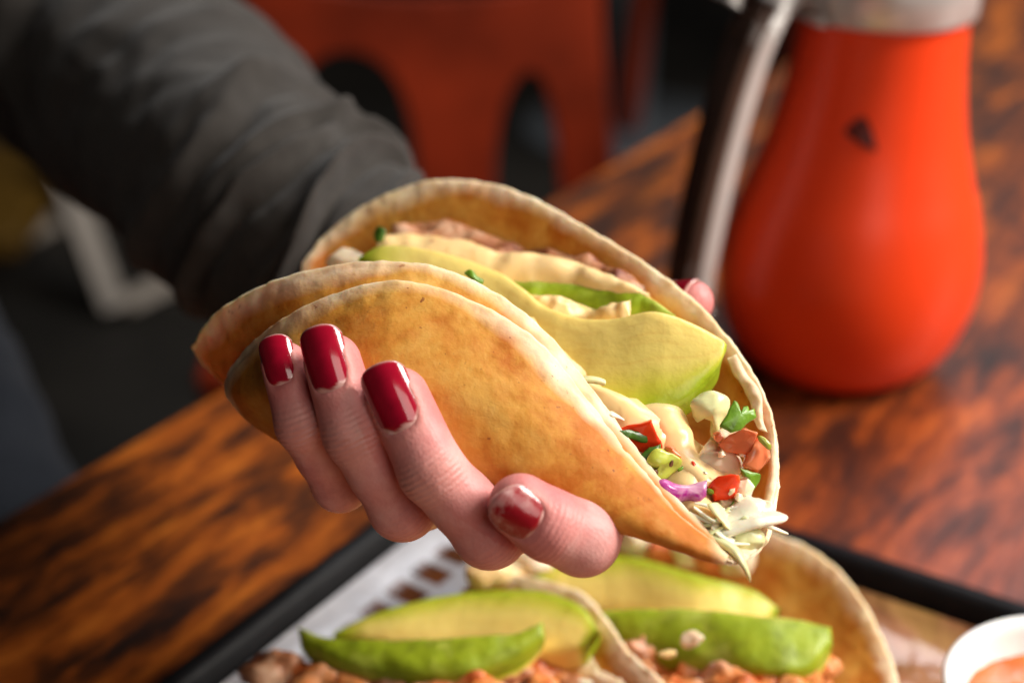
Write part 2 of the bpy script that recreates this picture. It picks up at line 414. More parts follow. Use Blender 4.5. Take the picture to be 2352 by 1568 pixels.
MSALSA = simple('red_salsa', (.70, .14, .02), .2, .35, 130, .4, 200, sss=.2, sscale=.003)
MPALE = simple('pale_wood', (.50, .42, .34), .5, .15, 30, .1, 200)
MOCH = simple('ochre_paint', (.17, .085, .008), .5, .2, 20, .1, 200)
MPOST = simple('grey_steel', (.30, .33, .36), .45, .2, 12, .05, 100, metal=.6)

# ------------------------------------------------------------------ setting
v, f = box((0, 3, -.76), (12, 12, .02)); fl = mk('floor', v, f, MFLOOR, smooth=False); fl['kind'] = 'structure'

def aligned(name, verts_local, faces, mat, parent, loc, smooth=True, attrs=None):
    o = mk(name, verts_local, faces, mat, None, attrs, smooth); o.parent = parent
    o.location = Vector(loc)-(parent.location if parent else Vector((0, 0, 0))); o.rotation_euler = (0, 0, ANG); return o
# local frame of table things: x along AX, y along -BX
def ab(a, b): return AX*a+BX*b
tab = thing('wooden_table', 'worn reddish brown wooden table with dark stained grain under the tray', 'table', (0.25, .5, -.75))
A0, A1, B0, B1 = -.75, 1.55, -.407, .55
v, f = box((0, 0, 0), (A1-A0, B1-B0, .036)); c = ab((A0+A1)/2, (B0+B1)/2)
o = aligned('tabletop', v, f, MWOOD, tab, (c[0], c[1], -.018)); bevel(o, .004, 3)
for a in (A0+.1, A1-.1):
    for b in (B0+.1, B1-.1):
        q = ab(a, b); v, f = box((0, 0, 0), (.06, .06, .7138)); bevel(aligned('leg', v, f, MBLACK, tab, (q[0], q[1], -.036-.3569)), .004, 2)

# background seats
def chair(label, base, rz, group, Y=None):
    t = thing('metal_chair', label, 'chair', base, group)
    t.rotation_euler = (0, 0, 0)
    return t
CY = 1.504
ch = thing('metal_chair', 'red painted steel chair with arched openings in its backrest, behind the table', 'chair', (-.08, CY-.18, -.75))
def panel_mesh(name, loops, Y, depth, bev, bow=0.0):
    cu = bpy.data.curves.new(name, 'CURVE'); cu.dimensions = '2D'; cu.fill_mode = 'BOTH'; cu.extrude = depth; cu.bevel_depth = bev; cu.bevel_resolution = 2
    for lp in loops:
        P = catmull(np.array(lp, float), len(lp)*6, True); s = cu.splines.new('POLY'); s.points.add(len(P)-1); s.use_cyclic_u = True
        for q, p in zip(s.points, P):
            w = py_(p[0], p[1], Y); q.co = (w[0], w[2], 0, 1)
    tmp = bpy.data.objects.new(name, cu); COL.objects.link(tmp); dg = bpy.context.evaluated_depsgraph_get(); dg.update()
    me = bpy.data.meshes.new_from_object(tmp.evaluated_get(dg)); bpy.data.objects.remove(tmp)
    V = np.array([(q.co[0], Y-q.co[2], q.co[1]) for q in me.vertices]); F = [list(p.vertices) for p in me.polygons]
    bpy.data.meshes.remove(me); return V, F
outer = [(560, -230), (600, -290), (980, -310), (1360, -290), (1385, -200), (1372, 0), (1385, 200), (1402, 400), (1415, 560), (1400, 600), (1000, 600), (580, 600), (560, 560), (580, 300), (570, 50)]
h1 = [(640, 500), (635, 380), (650, 250), (690, 165), (745, 118), (810, 108), (875, 135), (925, 200), (955, 300), (968, 400), (970, 500), (900, 540), (720, 540)]
h2 = [(1128, 500), (1128, 380), (1140, 270), (1170, 190), (1212, 152), (1250, 175), (1278, 270), (1290, 380), (1295, 500), (1270, 540), (1160, 540)]
h3 = [(660, -60), (680, -230), (980, -250), (1260, -230), (1270, -60), (1210, -18), (980, 0), (760, -18)]
v, f = panel_mesh('backrest', [outer, h1, h2, h3], CY, .004, .004); bk = mk('backrest', v, f, MCHAIR, ch, smooth=True)
v, f = box((-.08, CY-.19, -.302), (.36, .36, .02)); bevel(mk('seat', v, f, MCHAIR, ch), .008, 3)
for sx in (-.16, .16):
    for yy in (CY-.35, CY-.01):
        v, f = tube([(-.08+sx, yy, -.312), (-.08+sx*1.08, yy+(.0 if yy < CY-.1 else .03), -.55), (-.08+sx*1.15, yy+(-.01 if yy < CY-.1 else .07), -.75)], [.018, .016, .012], 12, 10); mk('leg', v, f, MCHAIR, ch)
# pedestal and second chair
pp = pz(1447, 290, -.75)
pd = thing('pedestal_table', 'dark table on a round grey steel column, behind the red chair', 'table', tuple(pp))
v, f = lathe([(.0, .69), (.042, .69), (.042, .03), (.05, .025), (.22, .012), (.24, 0), (0, 0)], 40); mk('column', v+pp, [q[::-1] for q in f], MPOST, pd)
v, f = lathe([(0, .69), (.40, .69), (.405, .70), (.405, .715), (.40, .725), (0, .725)], 48); mk('tabletop', v+pp, f, MBLACK, pd)
c2 = pz(1640, 250, -.75)
st = thing('bar_stool', 'dark red steel stool with slim splayed legs beside the grey pedestal', 'stool', tuple(c2))
for sx in (-1, 1):
    for sy in (-1, 1):
        v, f = tube([c2+np.array((sx*.20, sy*.20, 0)), c2+np.array((sx*.17, sy*.17, .35)), c2+np.array((sx*.14, sy*.14, .60))], [.022, .024, .026], 10, 10); mk('leg', v, f, MCHAIR, st)
v, f = box(c2+np.array((0, 0, .61)), (.33, .33, .03)); bevel(mk('seat', v, f, MCHAIR, st), .008, 2)
# pale sled chair at the left
P0 = pz(270, 705, -.75)
sl = thing('sled_chair', 'pale bent leg chair with an ochre yellow seat in the shadow beyond the table', 'chair', tuple(P0))
dsl = 2.45
for k in range(2):
    sh = np.array((-.34*k, .12*k, 0))
    v, f = tube(np.array([at(118, 330, dsl), at(190, 520, dsl), at(262, 712, dsl)])+sh, [.030]*3, 12, 4, .8); mk('leg', v, f, MPALE, sl, smooth=False)
    v, f = tube(np.array([at(282, 704, dsl+.02), at(400, 648, dsl+.10), at(540, 580, dsl+.2)])+sh, [.027]*3, 12, 4, .8); mk('runner', v, f, MPALE, sl, smooth=False)
v, f = box(at(20, 455, dsl+.03)+np.array((-.08, 0, 0)), (.30, .40, .045)); bevel(mk('seat', v, f, MOCH, sl), .01, 3)

# ------------------------------------------------------------------ tray with its liner
tr = thing('serving_tray', 'black plastic serving tray with a raised rim on the wooden table', 'tray', tuple(ab(.24, -.10)))
TA0, TA1, TB0, TB1 = .02, .412, -.277, .06
def rrect(a0, a1, b0, b1, r, z, n=8):
    P = []
    for (ca, cb, s) in ((a1-r, b1-r, 0), (a0+r, b1-r, 1), (a0+r, b0+r, 2), (a1-r, b0+r, 3)):
        for i in range(n+1):
            t = math.pi/2*(s+i/n); q = ab(ca+r*math.cos(t), cb+r*math.sin(t)); P.append((q[0], q[1], z))
    return P
rings = []
for ins, z in ((.010, .0005), (.003, .004), (.001, .014), (.0, .0175), (.0015, .0195), (.0055, .0195), (.0075, .0175), (.0095, .008), (.013, .0048), (.03, .0045)):
    rings.append(rrect(TA0+ins, TA1-ins, TB0+ins, TB1-ins, .022-ins*.5, z))
m = len(rings[0]); V = np.array([p for r in rings[:8] for p in r]); F = grid_faces(8, m, True)
mk('rim', V, F, MBLACK, tr)
V = np.array([p for r in rings[7:] for p in r]+rings[0][::1]); n7 = 3
F = grid_faces(3, m, True)+[[2*m+j for j in range(m)], [3*m+j for j in range(m)][::-1]]
mk('base', V, F, MBLACK, tr)
for o in tr.children: fixn(o)

def liner_mat():
    t = MT('printed_liner', rough=.22, spec=.6); s = t.N('ShaderNodeSeparateXYZ'); t.L(t.N('ShaderNodeTexCoord').outputs['Object'], s.inputs[0])
    x, y = s.outputs['X'], s.outputs['Y']          # x along the tray's length, y away from the rim with the squares
    def band(v, a, b, w=.0006): return t.mul(t.map(v, a-w, a+w), t.map(v, b-w, b+w, 1, 0))
    sq = t.mul(band(t.mul(t.mul(x, .0128, 'FLOORED_MODULO'), 1.0), .0020, .0106), band(y, .0005, .0125))
    base = t.ramp(t.noise(26, 3), [(.3, (.25, .25, .275)), (.7, (.36, .35, .37))])
    smudge = t.map(t.noise(60, 3, off=2.0), .6, .72, 0, .35); base = t.mix(smudge, base, (.30, .34, .44))
    dark = t.ramp(t.noise(120, 3), [(.3, (.030, .010, .004)), (.7, (.10, .030, .008))])
    c = t.mix(sq, base, dark)
    far = t.map(y, -.030, -.032)                    # printed brown inner field
    grease = t.ramp(t.noise(34, 4, .6, dist=.6), [(.3, (.22, .105, .035)), (.5, (.34, .15, .075)), (.7, (.46, .27, .09))])
    c = t.mix(far, c, grease); t.col(c); t.bump(t.noise(45, 3), .4, .003); t.bump(t.mul(t.noise(30, 2, .4, dist=1.5, off=4.0), far), .9, .006); return t.m
MLINER = liner_mat()
def crumple(x, y):
    p = (x, y, .0); return .0011*mn.noise(Vector((x*38, y*38, 1.3)))+.0018*abs(mn.noise(Vector((x*24+y*10, y*30-x*8, 4.7))))*(1+2.2*float(y > -.20))
n = 110; mm = 100; la0, la1 = TA0+.012, TA1-.011; lb0, lb1 = TB0+.0105, TB1-.012
V = []
for i in range(n):
    for j in range(mm):
        a = la0+(la1-la0)*i/(n-1); b = lb0+(lb1-lb0)*j/(mm-1); e = min(a-la0, la1-a, b-lb0, lb1-b)
        V.append((a, -b, .0062+crumple(a, b)*min(1, e/.01)+.006*max(0, 1-e/.010)**1.5))
V = np.array(V); org = np.array((.322-.0128*20, .2466, 0)); loc = ab(org[0], -org[1])
ln = mk('tray_liner', V-org, grid_faces(n, mm), MLINER); ln.location = (loc[0], loc[1], 0); ln.rotation_euler = (0, 0, ANG)
ln['label'] = 'shiny printed paper liner with a row of brown squares, lying in the black tray'; ln['category'] = 'paper liner'; fixn(ln)

# ------------------------------------------------------------------ held taco
HT = thing('taco', 'double tortilla taco with avocado and salsa held up in the hand', 'taco', tuple(at(1100, 1100, .345)), 'tacos')
net = [  # front rim, front belly, fold, back belly, back rim
 [(442, 800, .374), (488, 856, .380), (590, 905, .392), (670, 760, .405), (695, 605, .415)],
 [(500, 722, .363), (545, 868, .3655), (690, 985, .371), (760, 760, .408), (750, 540, .418)],
 [(640, 645, .352), (672, 875, .346), (830, 1050, .356), (880, 720, .405), (850, 468, .418)],
 [(850, 605, .347), (860, 870, .333), (990, 1100, .343), (1050, 700, .397), (1000, 417, .414)],
 [(1050, 632, .345), (1040, 900, .330), (1140, 1130, .336), (1250, 760, .387), (1180, 440, .404)],
 [(1230, 745, .341), (1200, 960, .3275), (1290, 1165, .329), (1420, 840, .374), (1380, 545, .388)],
 [(1360, 900, .335), (1340, 1040, .325), (1430, 1202, .323), (1560, 960, .360), (1560, 665, .372)],
 [(1480, 1058, .329), (1480, 1130, .322), (1550, 1238, .318), (1680, 1080, .347), (1690, 800, .358)],
 [(1590, 1190, .3225), (1600, 1220, .318), (1640, 1266, .316), (1740, 1170, .335), (1770, 950, .345)],
 [(1652, 1258, .318), (1668, 1272, .316), (1697, 1281, .316), (1750, 1240, .324), (1784, 1100, .335)]]
rows = [ats(r) for r in net]
v, f, a, G, NN = sheet(rows, 170, 140, .0018, .0004, .0003, 1.0); mk('inner_tortilla', v, f, MTORT2, HT, a)
net2 = [
 [(520, 872, .3585), (530, 915, .3590), (612, 966, .374), (690, 800, .408), (705, 660, .418)],
 [(552, 822, .3535), (580, 925, .3470), (690, 1012, .359), (770, 780, .4115), (758, 575, .421)],
 [(662, 728, .3435), (690, 910, .336), (830, 1072, .3488), (890, 735, .4085), (858, 500, .421)],
 [(850, 656, .3385), (868, 890, .3292), (990, 1112, .3395), (1058, 715, .4005), (1005, 450, .417)],
 [(1020, 668, .3370), (1030, 920, .3265), (1140, 1142, .3325), (1256, 775, .3905), (1185, 475, .407)],
 [(1218, 772, .3345), (1195, 985, .324), (1290, 1176, .3256), (1426, 855, .3775), (1385, 580, .391)],
 [(1345, 918, .3316), (1335, 1060, .3216), (1430, 1212, .3198), (1566, 975, .3635), (1566, 695, .375)],
 [(1465, 1072, .3258), (1475, 1145, .3188), (1550, 1247, .3148), (1688, 1090, .350), (1696, 825, .361)],
 [(1580, 1205, .3195), (1596, 1232, .3152), (1638, 1273, .3132), (1748, 1180, .338), (1775, 975, .348)],
 [(1640, 1268, .3152), (1662, 1280, .3134), (1692, 1287, .3134), (1755, 1248, .3265), (1788, 1115, .338)]]
rows2 = [ats(r) for r in net2]
v, f, a, G2, N2 = sheet(rows2, 170, 140, .0018, .0005, .0003, 14.0); mk('outer_tortilla', v, f, MTORT, HT, a)
# flap surface the fingers press on: pixel -> depth
fl_pts = G2[::2, :62:2].reshape(-1, 3)-CC; fl_d = fl_pts @ CF; fl_x = 1176+FPX*(fl_pts @ CR)/fl_d; fl_y = 784-FPX*(fl_pts @ CU)/fl_d
def flap(x, y):
    q = (fl_x-x)**2+(fl_y-y)**2; i = np.argsort(q)[:6]; return float(fl_d[i].min())-.001

av_in = [(822, 592, .388), (880, 556, .388), (1000, 568, .382), (1130, 610, .375), (1200, 655, .368), (1250, 696, .363), (1330, 722, .358), (1410, 722, .3545), (1500, 706, .352), (1590, 735, .350), (1655, 772, .3485), (1670, 790, .348)]
av_out = [(826, 606, .387), (880, 690, .375), (980, 790, .366), (1080, 860, .360), (1180, 915, .355), (1260, 938, .350), (1330, 964, .3460), (1410, 970, .3435), (1490, 954, .3425), (1572, 922, .343), (1644, 852, .3455), (1668, 806, .348)]
v, f, a = slab(av_in, av_out, .0095, 90, 44, .34, 'face', .0004, .00035, 2.0); mk('avocado_slice', v, f, MAVO, HT, a)
v, f, a = slab([(1150, 640, .3835), (1280, 642, .378), (1380, 655, .3735), (1450, 656, .370), (1500, 684, .366), (1550, 722, .361)], [(1160, 690, .380), (1280, 730, .373), (1380, 760, .368), (1450, 770, .364), (1510, 760, .361), (1556, 734, .3605)], .007, 60, 36, .5, 'rind', .001, .0012, 6.0); mk('avocado_slice', v, f, MAVO, HT, a)
def sheet_band(name, top, bot, thick, mat, p=.7, bulge=.002, rough=.0008, seed=0, parent=HT):
    v, f, a = slab(top, bot, thick, 70, 36, p, 'face', bulge, rough, seed); return mk(name, v, f, mat, parent, a)
sheet_band('seared_fish', [(900, 505, .407), (1000, 496, .407), (1100, 520, .402), (1200, 545, .397), (1300, 562, .390), (1380, 590, .383), (1440, 615, .377), (1480, 650, .371)], [(900, 620, .395), (1000, 640, .392), (1100, 660, .388), (1200, 680, .384), (1300, 700, .378), (1380, 720, .371), (1440, 740, .366), (1490, 760, .362)], .010, MFISH, .6, .001, .0030, 3)
sheet_band('cream_sauce', [(868, 532, .401), (960, 524, .402), (1060, 536, .3975), (1140, 566, .392), (1240, 572, .3885), (1330, 592, .383), (1410, 630, .376), (1490, 668, .3685)], [(868, 585, .395), (960, 640, .388), (1060, 670, .383), (1140, 690, .380), (1240, 690, .3785), (1330, 690, .3745), (1410, 690, .370), (1496, 688, .367)], .007, MSAUCE, .75, .0024, .0014, 4)
# filling bed running through the fold
v, f = tube([at(740, 690, .397), at(900, 780, .384), at(1080, 860, .372), at(1250, 940, .361), at(1420, 1030, .350), at(1560, 1110, .3425), at(1650, 1170, .3345)], [.008, .016, .018, .017, .014, .011, .007], 60, 28, .9)
v = v+np.stack([fbm(v, 70, 5+q, 3) for q in range(3)], 1)*.004; mk('sauced_filling', v, f, MSAUCE, HT)
def pc(name, outline, d, th, mat, tilt=(0, 0), bulge=.001, rnd=False, rough=.0007, seed=None, parent=None):
    v, f = chunk(outline, d, th, tilt, bulge, rnd, 40, rough, len(HT.children)*1.7 if seed is None else seed); return mk(name, v, f, mat, parent or HT)
def cone_mesh(prims, k, h=.0006):
    P = np.array([p for a, ra, b, rb in prims for p in (a, b)]); R_ = max(max(p[1], p[3]) for p in prims)+.003
    ax = field(P.min(0)-R_, P.max(0)+R_, h); fd = cone_field(ax, prims, k); return surface_nets(fd, np.array([q[0] for q in ax]), h)
def chain(L): return [(at(*a[:3]), a[3], at(*b[:3]), b[3]) for a, b in zip(L[:-1], L[1:])]
v, f, a = slab([(1400, 985, .3405), (1470, 985, .3385), (1500, 1010, .3365), (1512, 1046, .3345), (1524, 1080, .3325), (1526, 1110, .3305), (1536, 1142, .3282), (1556, 1178, .3255), (1590, 1214, .3228)], [(1440, 920, .3465), (1560, 925, .3440), (1596, 980, .3405), (1606, 1024, .3380), (1624, 1058, .3358), (1630, 1092, .3335), (1626, 1122, .3312), (1650, 1156, .3288), (1676, 1204, .3255)], .009, 80, 36, .62, 'face', .0022, .0010, 23.0); mk('sauce_drip', v, f, MSAUCE, HT, a)
# tomato, onion, leaves and cabbage at the open end
pc('tomato_piece', [(1412, 984), (1500, 963), (1518, 1010), (1524, 1052), (1470, 1052), (1430, 1030)], .3335, .006, MTOM, (-.1, .5), .0003)
pc('cilantro_leaf', [(1416, 992), (1445, 990), (1480, 994), (1490, 1010), (1482, 1018), (1440, 1008)], .3318, .0008, MLEAFD, (.4, .2), .0004, True)
pc('cilantro_leaf', [(1462, 1050), (1488, 1026), (1520, 1018), (1516, 1044), (1490, 1066), (1468, 1068)], .3305, .0012, MLEAFD, (.3, -.3), .0006)
pc('tomato_piece', [(1526, 1030), (1542, 1024), (1558, 1036), (1562, 1052), (1540, 1056)], .3312, .004, MTOM2, (0, 0), .001, True)
tm = pc('tomatillo_piece', [(1482, 1064), (1494, 1040), (1512, 1032), (1538, 1042), (1564, 1054), (1554, 1082), (1530, 1096), (1506, 1104), (1498, 1092), (1514, 1080), (1500, 1076)], .3292, .005, MTOMAT, (.25, .1), .0016, True)
pc('seed', [(1536, 1062), (1544, 1060), (1547, 1068), (1541, 1074), (1535, 1070)], .3277, .001, MSEED, (0, 0), .0005, True)
pc('seed', [(1492, 1080), (1506, 1078), (1510, 1086), (1500, 1094), (1492, 1090)], .3277, .001, MSEED, (0, 0), .0005, True)
v, f, a = slab([(1502, 1106, .3256), (1526, 1098, .3256), (1552, 1108, .3260), (1580, 1112, .3264), (1604, 1106, .3268), (1624, 1102, .3270)], [(1508, 1122, .3246), (1530, 1146, .3244), (1556, 1154, .3248), (1582, 1148, .3256), (1606, 1154, .3260), (1622, 1140, .3266)], .0016, 40, 24, .6, 'face', .0012, .0003, 9.0)
def purple_mat():
    t = MT('purple_onion_skin', rough=.22, sss=.15, sscale=.002); n = t.noise(140, 3, dist=.6)
    c = t.mix(t.map(t.attr('wpos'), .15, .6), (.52, .10, .34), (.34, .012, .22)); c = t.mix(t.map(n, .52, .68, 0, .75), c, (.72, .46, .56)); t.col(c); t.bump(n, .2, .001); return t.m
mk('purple_onion', v, f, purple_mat(), HT, a)
pc('tomato_piece', [(1622, 1118), (1650, 1094), (1698, 1086), (1700, 1108), (1684, 1140), (1642, 1154), (1636, 1132)], .3282, .005, MTOM, (-.2, .3), .0006)
pc('tomato_piece', [(1592, 1062), (1606, 1072), (1612, 1100), (1604, 1116), (1594, 1100)], .3315, .004, MTOM, (0, 0), .001, True)
pc('onion_piece', [(1690, 1104), (1712, 1096), (1730, 1112), (1722, 1142), (1704, 1160), (1688, 1146)], .3295, .004, MONION, (0, 0), .0012)
pc('onion_piece', [(1650, 1150), (1690, 1142), (1696, 1176), (1660, 1186)], .3300, .004, MONION, (.2, 0), .001)
pc('tomato_piece', [(1648, 1020), (1678, 1000), (1712, 986), (1742, 992), (1730, 1028), (1712, 1050), (1690, 1044), (1662, 1034)], .3330, .005, MTOM2, (-.2, .3), .0004)
pc('tomato_piece', [(1712, 1044), (1744, 1004), (1768, 1022), (1768, 1050), (1742, 1084), (1706, 1068)], .3322, .005, MTOM2, (.3, 0), .0004)
pc('green_onion_slice', [(1744, 1000), (1756, 1002), (1768, 1022), (1762, 1032), (1750, 1018)], .3302, .001, MTOMAT, (0, 0), .0004, True)
lf = [(1652, 974), (1676, 938), (1686, 918), (1694, 922), (1696, 948), (1706, 932), (1718, 932), (1720, 946), (1732, 938), (1736, 954), (1722, 972), (1702, 986), (1678, 992)]
pc('cilantro_leaf', lf, .3310, .0007, MLEAF, (.3, -.3), .0010, False, .0005)
pc('cilantro_leaf', [(1698, 1076), (1722, 1088), (1744, 1090), (1742, 1106), (1724, 1128), (1712, 1126), (1722, 1104), (1702, 1092)], .3302, .0008, MLEAF, (.2, .2), .0006)
pc('cilantro_leaf', [(1672, 1164), (1688, 1150), (1694, 1160), (1684, 1176), (1674, 1178)], .3272, .0008, MLEAF, (0, 0), .0004)
pc('cabbage_piece', [(1588, 930), (1606, 908), (1634, 898), (1664, 908), (1676, 930), (1668, 950), (1654, 970), (1650, 1000), (1634, 1002), (1632, 968), (1612, 956), (1598, 968)], .3412, .003, MCABG, (.2, .3), .0026, True, .0006)
pc('onion_piece', [(1600, 1046), (1632, 1006), (1652, 1016), (1668, 1002), (1676, 1014), (1658, 1042), (1626, 1066)], .3390, .005, MONION, (.2, 0), .001)
pc('onion_piece', [(1606, 1050), (1660, 1034), (1696, 1050), (1702, 1080), (1660, 1108), (1622, 1096)], .3362, .006, MONION, (.2, .2), .0016, True)
pc('onion_piece', [(1640, 1000), (1690, 980), (1710, 1000), (1670, 1030)], .3385, .004, MONION, (.2, .2), .001, True)
def shred(pts, r, mat=None, flat=.3, name='cabbage_shred', parent=None, up=None):
    v, f = tube(ats(pts), r, 36, 12, flat, up); v = v+np.stack([nzs(v, 150, q*3.0+len(pts)) for q in range(3)], 1)*.0004; return mk(name, v, f, mat or MCAB, parent or HT)
shred([(1602, 1236, .3215), (1660, 1214, .3215), (1730, 1196, .322), (1785, 1186, .3225), (1806, 1184, .323)], [.0022, .0046, .0050, .0032, .0009], None, .3)
shred([(1610, 1218, .3235), (1670, 1196, .324), (1720, 1160, .3255), (1748, 1148, .327)], [.0018, .0042, .0044, .0016], None, .3)
shred([(1690, 1190, .3265), (1720, 1150, .3275), (1752, 1168, .328), (1764, 1150, .3285)], [.002, .003, .0026, .001])
shred([(1740, 1198, .3245), (1775, 1212, .325), (1796, 1222, .3255), (1808, 1226, .326)], [.0012, .0016, .0014, .0009])
shred([(1636, 1156, .3220), (1654, 1180, .3200), (1672, 1206, .3195), (1686, 1226, .3195)], [.0014, .0020, .0020, .0014], MCABG)
shred([(1640, 1206, .3195), (1660, 1228, .3185), (1685, 1244, .318)], [.0014, .0020, .0017])
shred([(1608, 1222, .3200), (1650, 1240, .3172), (1686, 1262, .3145), (1706, 1290, .3135), (1718, 1316, .3135), (1724, 1334, .314)], [.0010, .0013, .0014, .0012, .0009, .0003], MCABG, .6)
pc('cabbage_piece', [(1688, 1226), (1716, 1206), (1750, 1226), (1756, 1246), (1736, 1264), (1708, 1270), (1690, 1256)], .3205, .003, MCABG, (.3, .1), .0022, True, .0008)
shred([(1318, 886, .3385), (1345, 874, .3375), (1372, 876, .3375), (1388, 880, .338)], [.0012, .0016, .0016, .0014], MCABG, .5)
shred([(1335, 902, .3385), (1352, 894, .338), (1366, 898, .338)], [.0008, .0011, .0009], MCABG)
shred([(1385, 948, .3345), (1405, 952, .334), (1430, 966, .3345)], [.0014, .0022, .0008])
srn = random.Random(5)
for k in range(20):
    x0, y0 = srn.uniform(1610, 1740), srn.uniform(1168, 1252); an = srn.uniform(-.9, .5); L_ = srn.uniform(22, 52); dd = .3255-.00008*(y0-1160)+srn.uniform(-.001, .002); bx_ = srn.uniform(-12, 12)
    shred([(x0-L_*math.cos(an), y0-L_*math.sin(an), dd), (x0, y0+bx_, dd-.0006), (x0+L_*math.cos(an), y0+L_*math.sin(an), dd)], [.0005, srn.uniform(.0007, .0012), .0004], MCAB if k % 3 else MCABG, .45)
for k in range(16):
    x0, y0 = srn.uniform(1440, 1745), srn.uniform(985, 1150); fr_ = 1360+(y0-900)*.82
    if x0 < fr_+25 or x0 > 1745: continue
    q = srn.uniform(7, 15); dd = .3385-.00005*(y0-985)-.000015*(x0-1600)-.003; m_ = srn.choice((MTOM, MTOM2, MONION, MLEAF, MLEAFD, MONION))
    a0_ = srn.uniform(0, 6); pc({MTOM: 'tomato_dice', MTOM2: 'tomato_dice', MONION: 'onion_dice', MLEAF: 'cilantro_bit', MLEAFD: 'cilantro_bit'}[m_], [(x0+q*srn.uniform(.7, 1.2)*math.cos(a0_+t_*1.2566), y0+q*srn.uniform(.6, 1.1)*math.sin(a0_+t_*1.2566)) for t_ in range(5)], dd, .002, m_, (srn.uniform(-.4, .4), srn.uniform(-.3, .5)), .0004)
pc('cilantro_leaf', [(856, 532), (868, 522), (884, 530), (882, 550), (870, 556), (860, 546)], .396, .0008, MLEAFD, (0, 0), .0006, True)
pc('cilantro_leaf', [(1062, 628), (1082, 622), (1108, 640), (1104, 652), (1080, 642)], .3555, .0008, MLEAF, (0, 0), .0005, True)
sheet_band('fish_flake', [(1215, 668, .3735), (1270, 676, .3720), (1330, 692, .3690), (1400, 696, .3660), (1450, 690, .364)], [(1220, 740, .3690), (1270, 760, .3670), (1330, 770, .3640), (1400, 760, .3610), (1450, 740, .3605)], .004, MSAUCE, .7, .0012, .0030, 17)
pc('onion_piece', [(748, 600), (790, 574), (830, 582), (840, 606), (800, 622), (760, 620)], .399, .006, MONION, (0, 0), .002, True)
# crinkled skin peeling inside the right wall
sheet_band('torn_tortilla_layer', [(1668, 832, .352), (1700, 868, .3495), (1722, 905, .3465), (1732, 950, .344), (1746, 985, .341)], [(1690, 820, .353), (1728, 862, .350), (1748, 900, .347), (1754, 950, .344), (1764, 990, .3405)], .0016, MTORT2, .7, .0006, .0022, 8)

# ------------------------------------------------------------------ person: hand, nails, sleeve, trousers
PN = thing('person', 'person in a grey fleece sleeve with dark red nails holding up a taco', 'person', tuple(at(300, 900, .75)))
def cs(x, y, d): return np.array(((x-1176)/FPX*d, -(y-784)/FPX*d, d))
def press(x, y, r, gap=.0): return flap(x, y)-r-gap
def J(x, y, d, r): return (cs(x, y, d), r)
fingers = {
 'pinky':  [J(654, 838, press(654, 838, .0050), .0050), J(694, 975, press(694, 975, .0056, .001), .0056), J(782, 1108, .3435, .0063), J(880, 1060, .374, .0075), J(930, 985, .398, .0085)],
 'ring':   [J(764, 832, press(764, 832, .0060), .0060), J(812, 995, press(812, 995, .0064, .001), .0064), J(925, 1162, .3330, .0073), J(1010, 1120, .362, .0083), J(1040, 1030, .389, .0095)],
 'middle': [J(915, 915, press(915, 915, .0065), .0065), J(992, 1082, press(992, 1082, .0068, .001), .0068), J(1125, 1220, .3250, .0077), J(1180, 1180, .352, .0086), J(1160, 1070, .380, .0098)],
 'index':  [J(1196, 1162, .3135, .0066), J(1262, 1206, .3145, .0072), J(1338, 1236, .3190, .0076), J(1345, 1215, .340, .0080), J(1275, 1105, .370, .0095)],
 'thumb':  [J(1587, 694, .3840, .0056), J(1500, 716, .3990, .0070), J(1400, 780, .4070, .0086), J(1250, 870, .4180, .0100), J(1120, 900, .4300, .0130)],
}
allp = [(cs(560, 1340, .37)[0], 0, 0)]
mn_ = np.array([cs(600, 0, .345)[0]-.012, cs(0, 1320, .33)[1]-.010, .298]); mx_ = np.array([cs(1640, 0, .39)[0]+.012, cs(0, 560, .44)[1]+.02, .492])
HH = .0006; axs = field(mn_, mx_, HH)
fs = None
for nm, ch_ in fingers.items():
    pr = []
    for i in range(len(ch_)-1):
        (p_, q_), (p2_, q2_) = ch_[i], ch_[i+1]
        if i in (1, 2) and nm != 'index': m_ = (p_+p2_)/2; rm = (q_+q2_)/2*.94; pr += [(p_, q_, m_, rm), (m_, rm, p2_, q2_)]
        else: pr.append((p_, q_, p2_, q2_))
    d_ = cone_field(axs, pr, .0022)
    fs = d_ if fs is None else smin(fs, d_, .0010)
wr = cs(880, 750, .452); wr2 = cs(800, 655, .480)
pal = []
for nm in ('pinky', 'ring', 'middle', 'index'):
    b, r = fingers[nm][4]; pal.append((b, r, wr+np.array((0.008*('pinky ring middle index'.split().index(nm)-1.5), 0, 0)), .0175))
pal.append((fingers['thumb'][4][0], .0135, wr+np.array((.006, 0, 0)), .018)); pal.append((wr, .0195, wr2, .019)); pal.append((fingers['index'][4][0], .0095, fingers['thumb'][4][0], .012))
fp = cone_field(axs, pal, .010)
fh = smin(fp, fs, .006); del fp, fs
V, F = surface_nets(fh, np.array([q[0] for q in axs]), HH); del fh
lab = np.arange(len(V)); Fa = np.array(F)
for _ in range(600):
    old = lab.copy(); np.minimum.at(lab, Fa.ravel(), np.repeat(lab[Fa].min(1), 4)); lab = lab[lab]
    if (old == lab).all(): break
keep = lab == np.bincount(lab).argmax(); ren = np.cumsum(keep)-1; V = V[keep]; F = ren[Fa[keep[Fa].all(1)]].tolist()
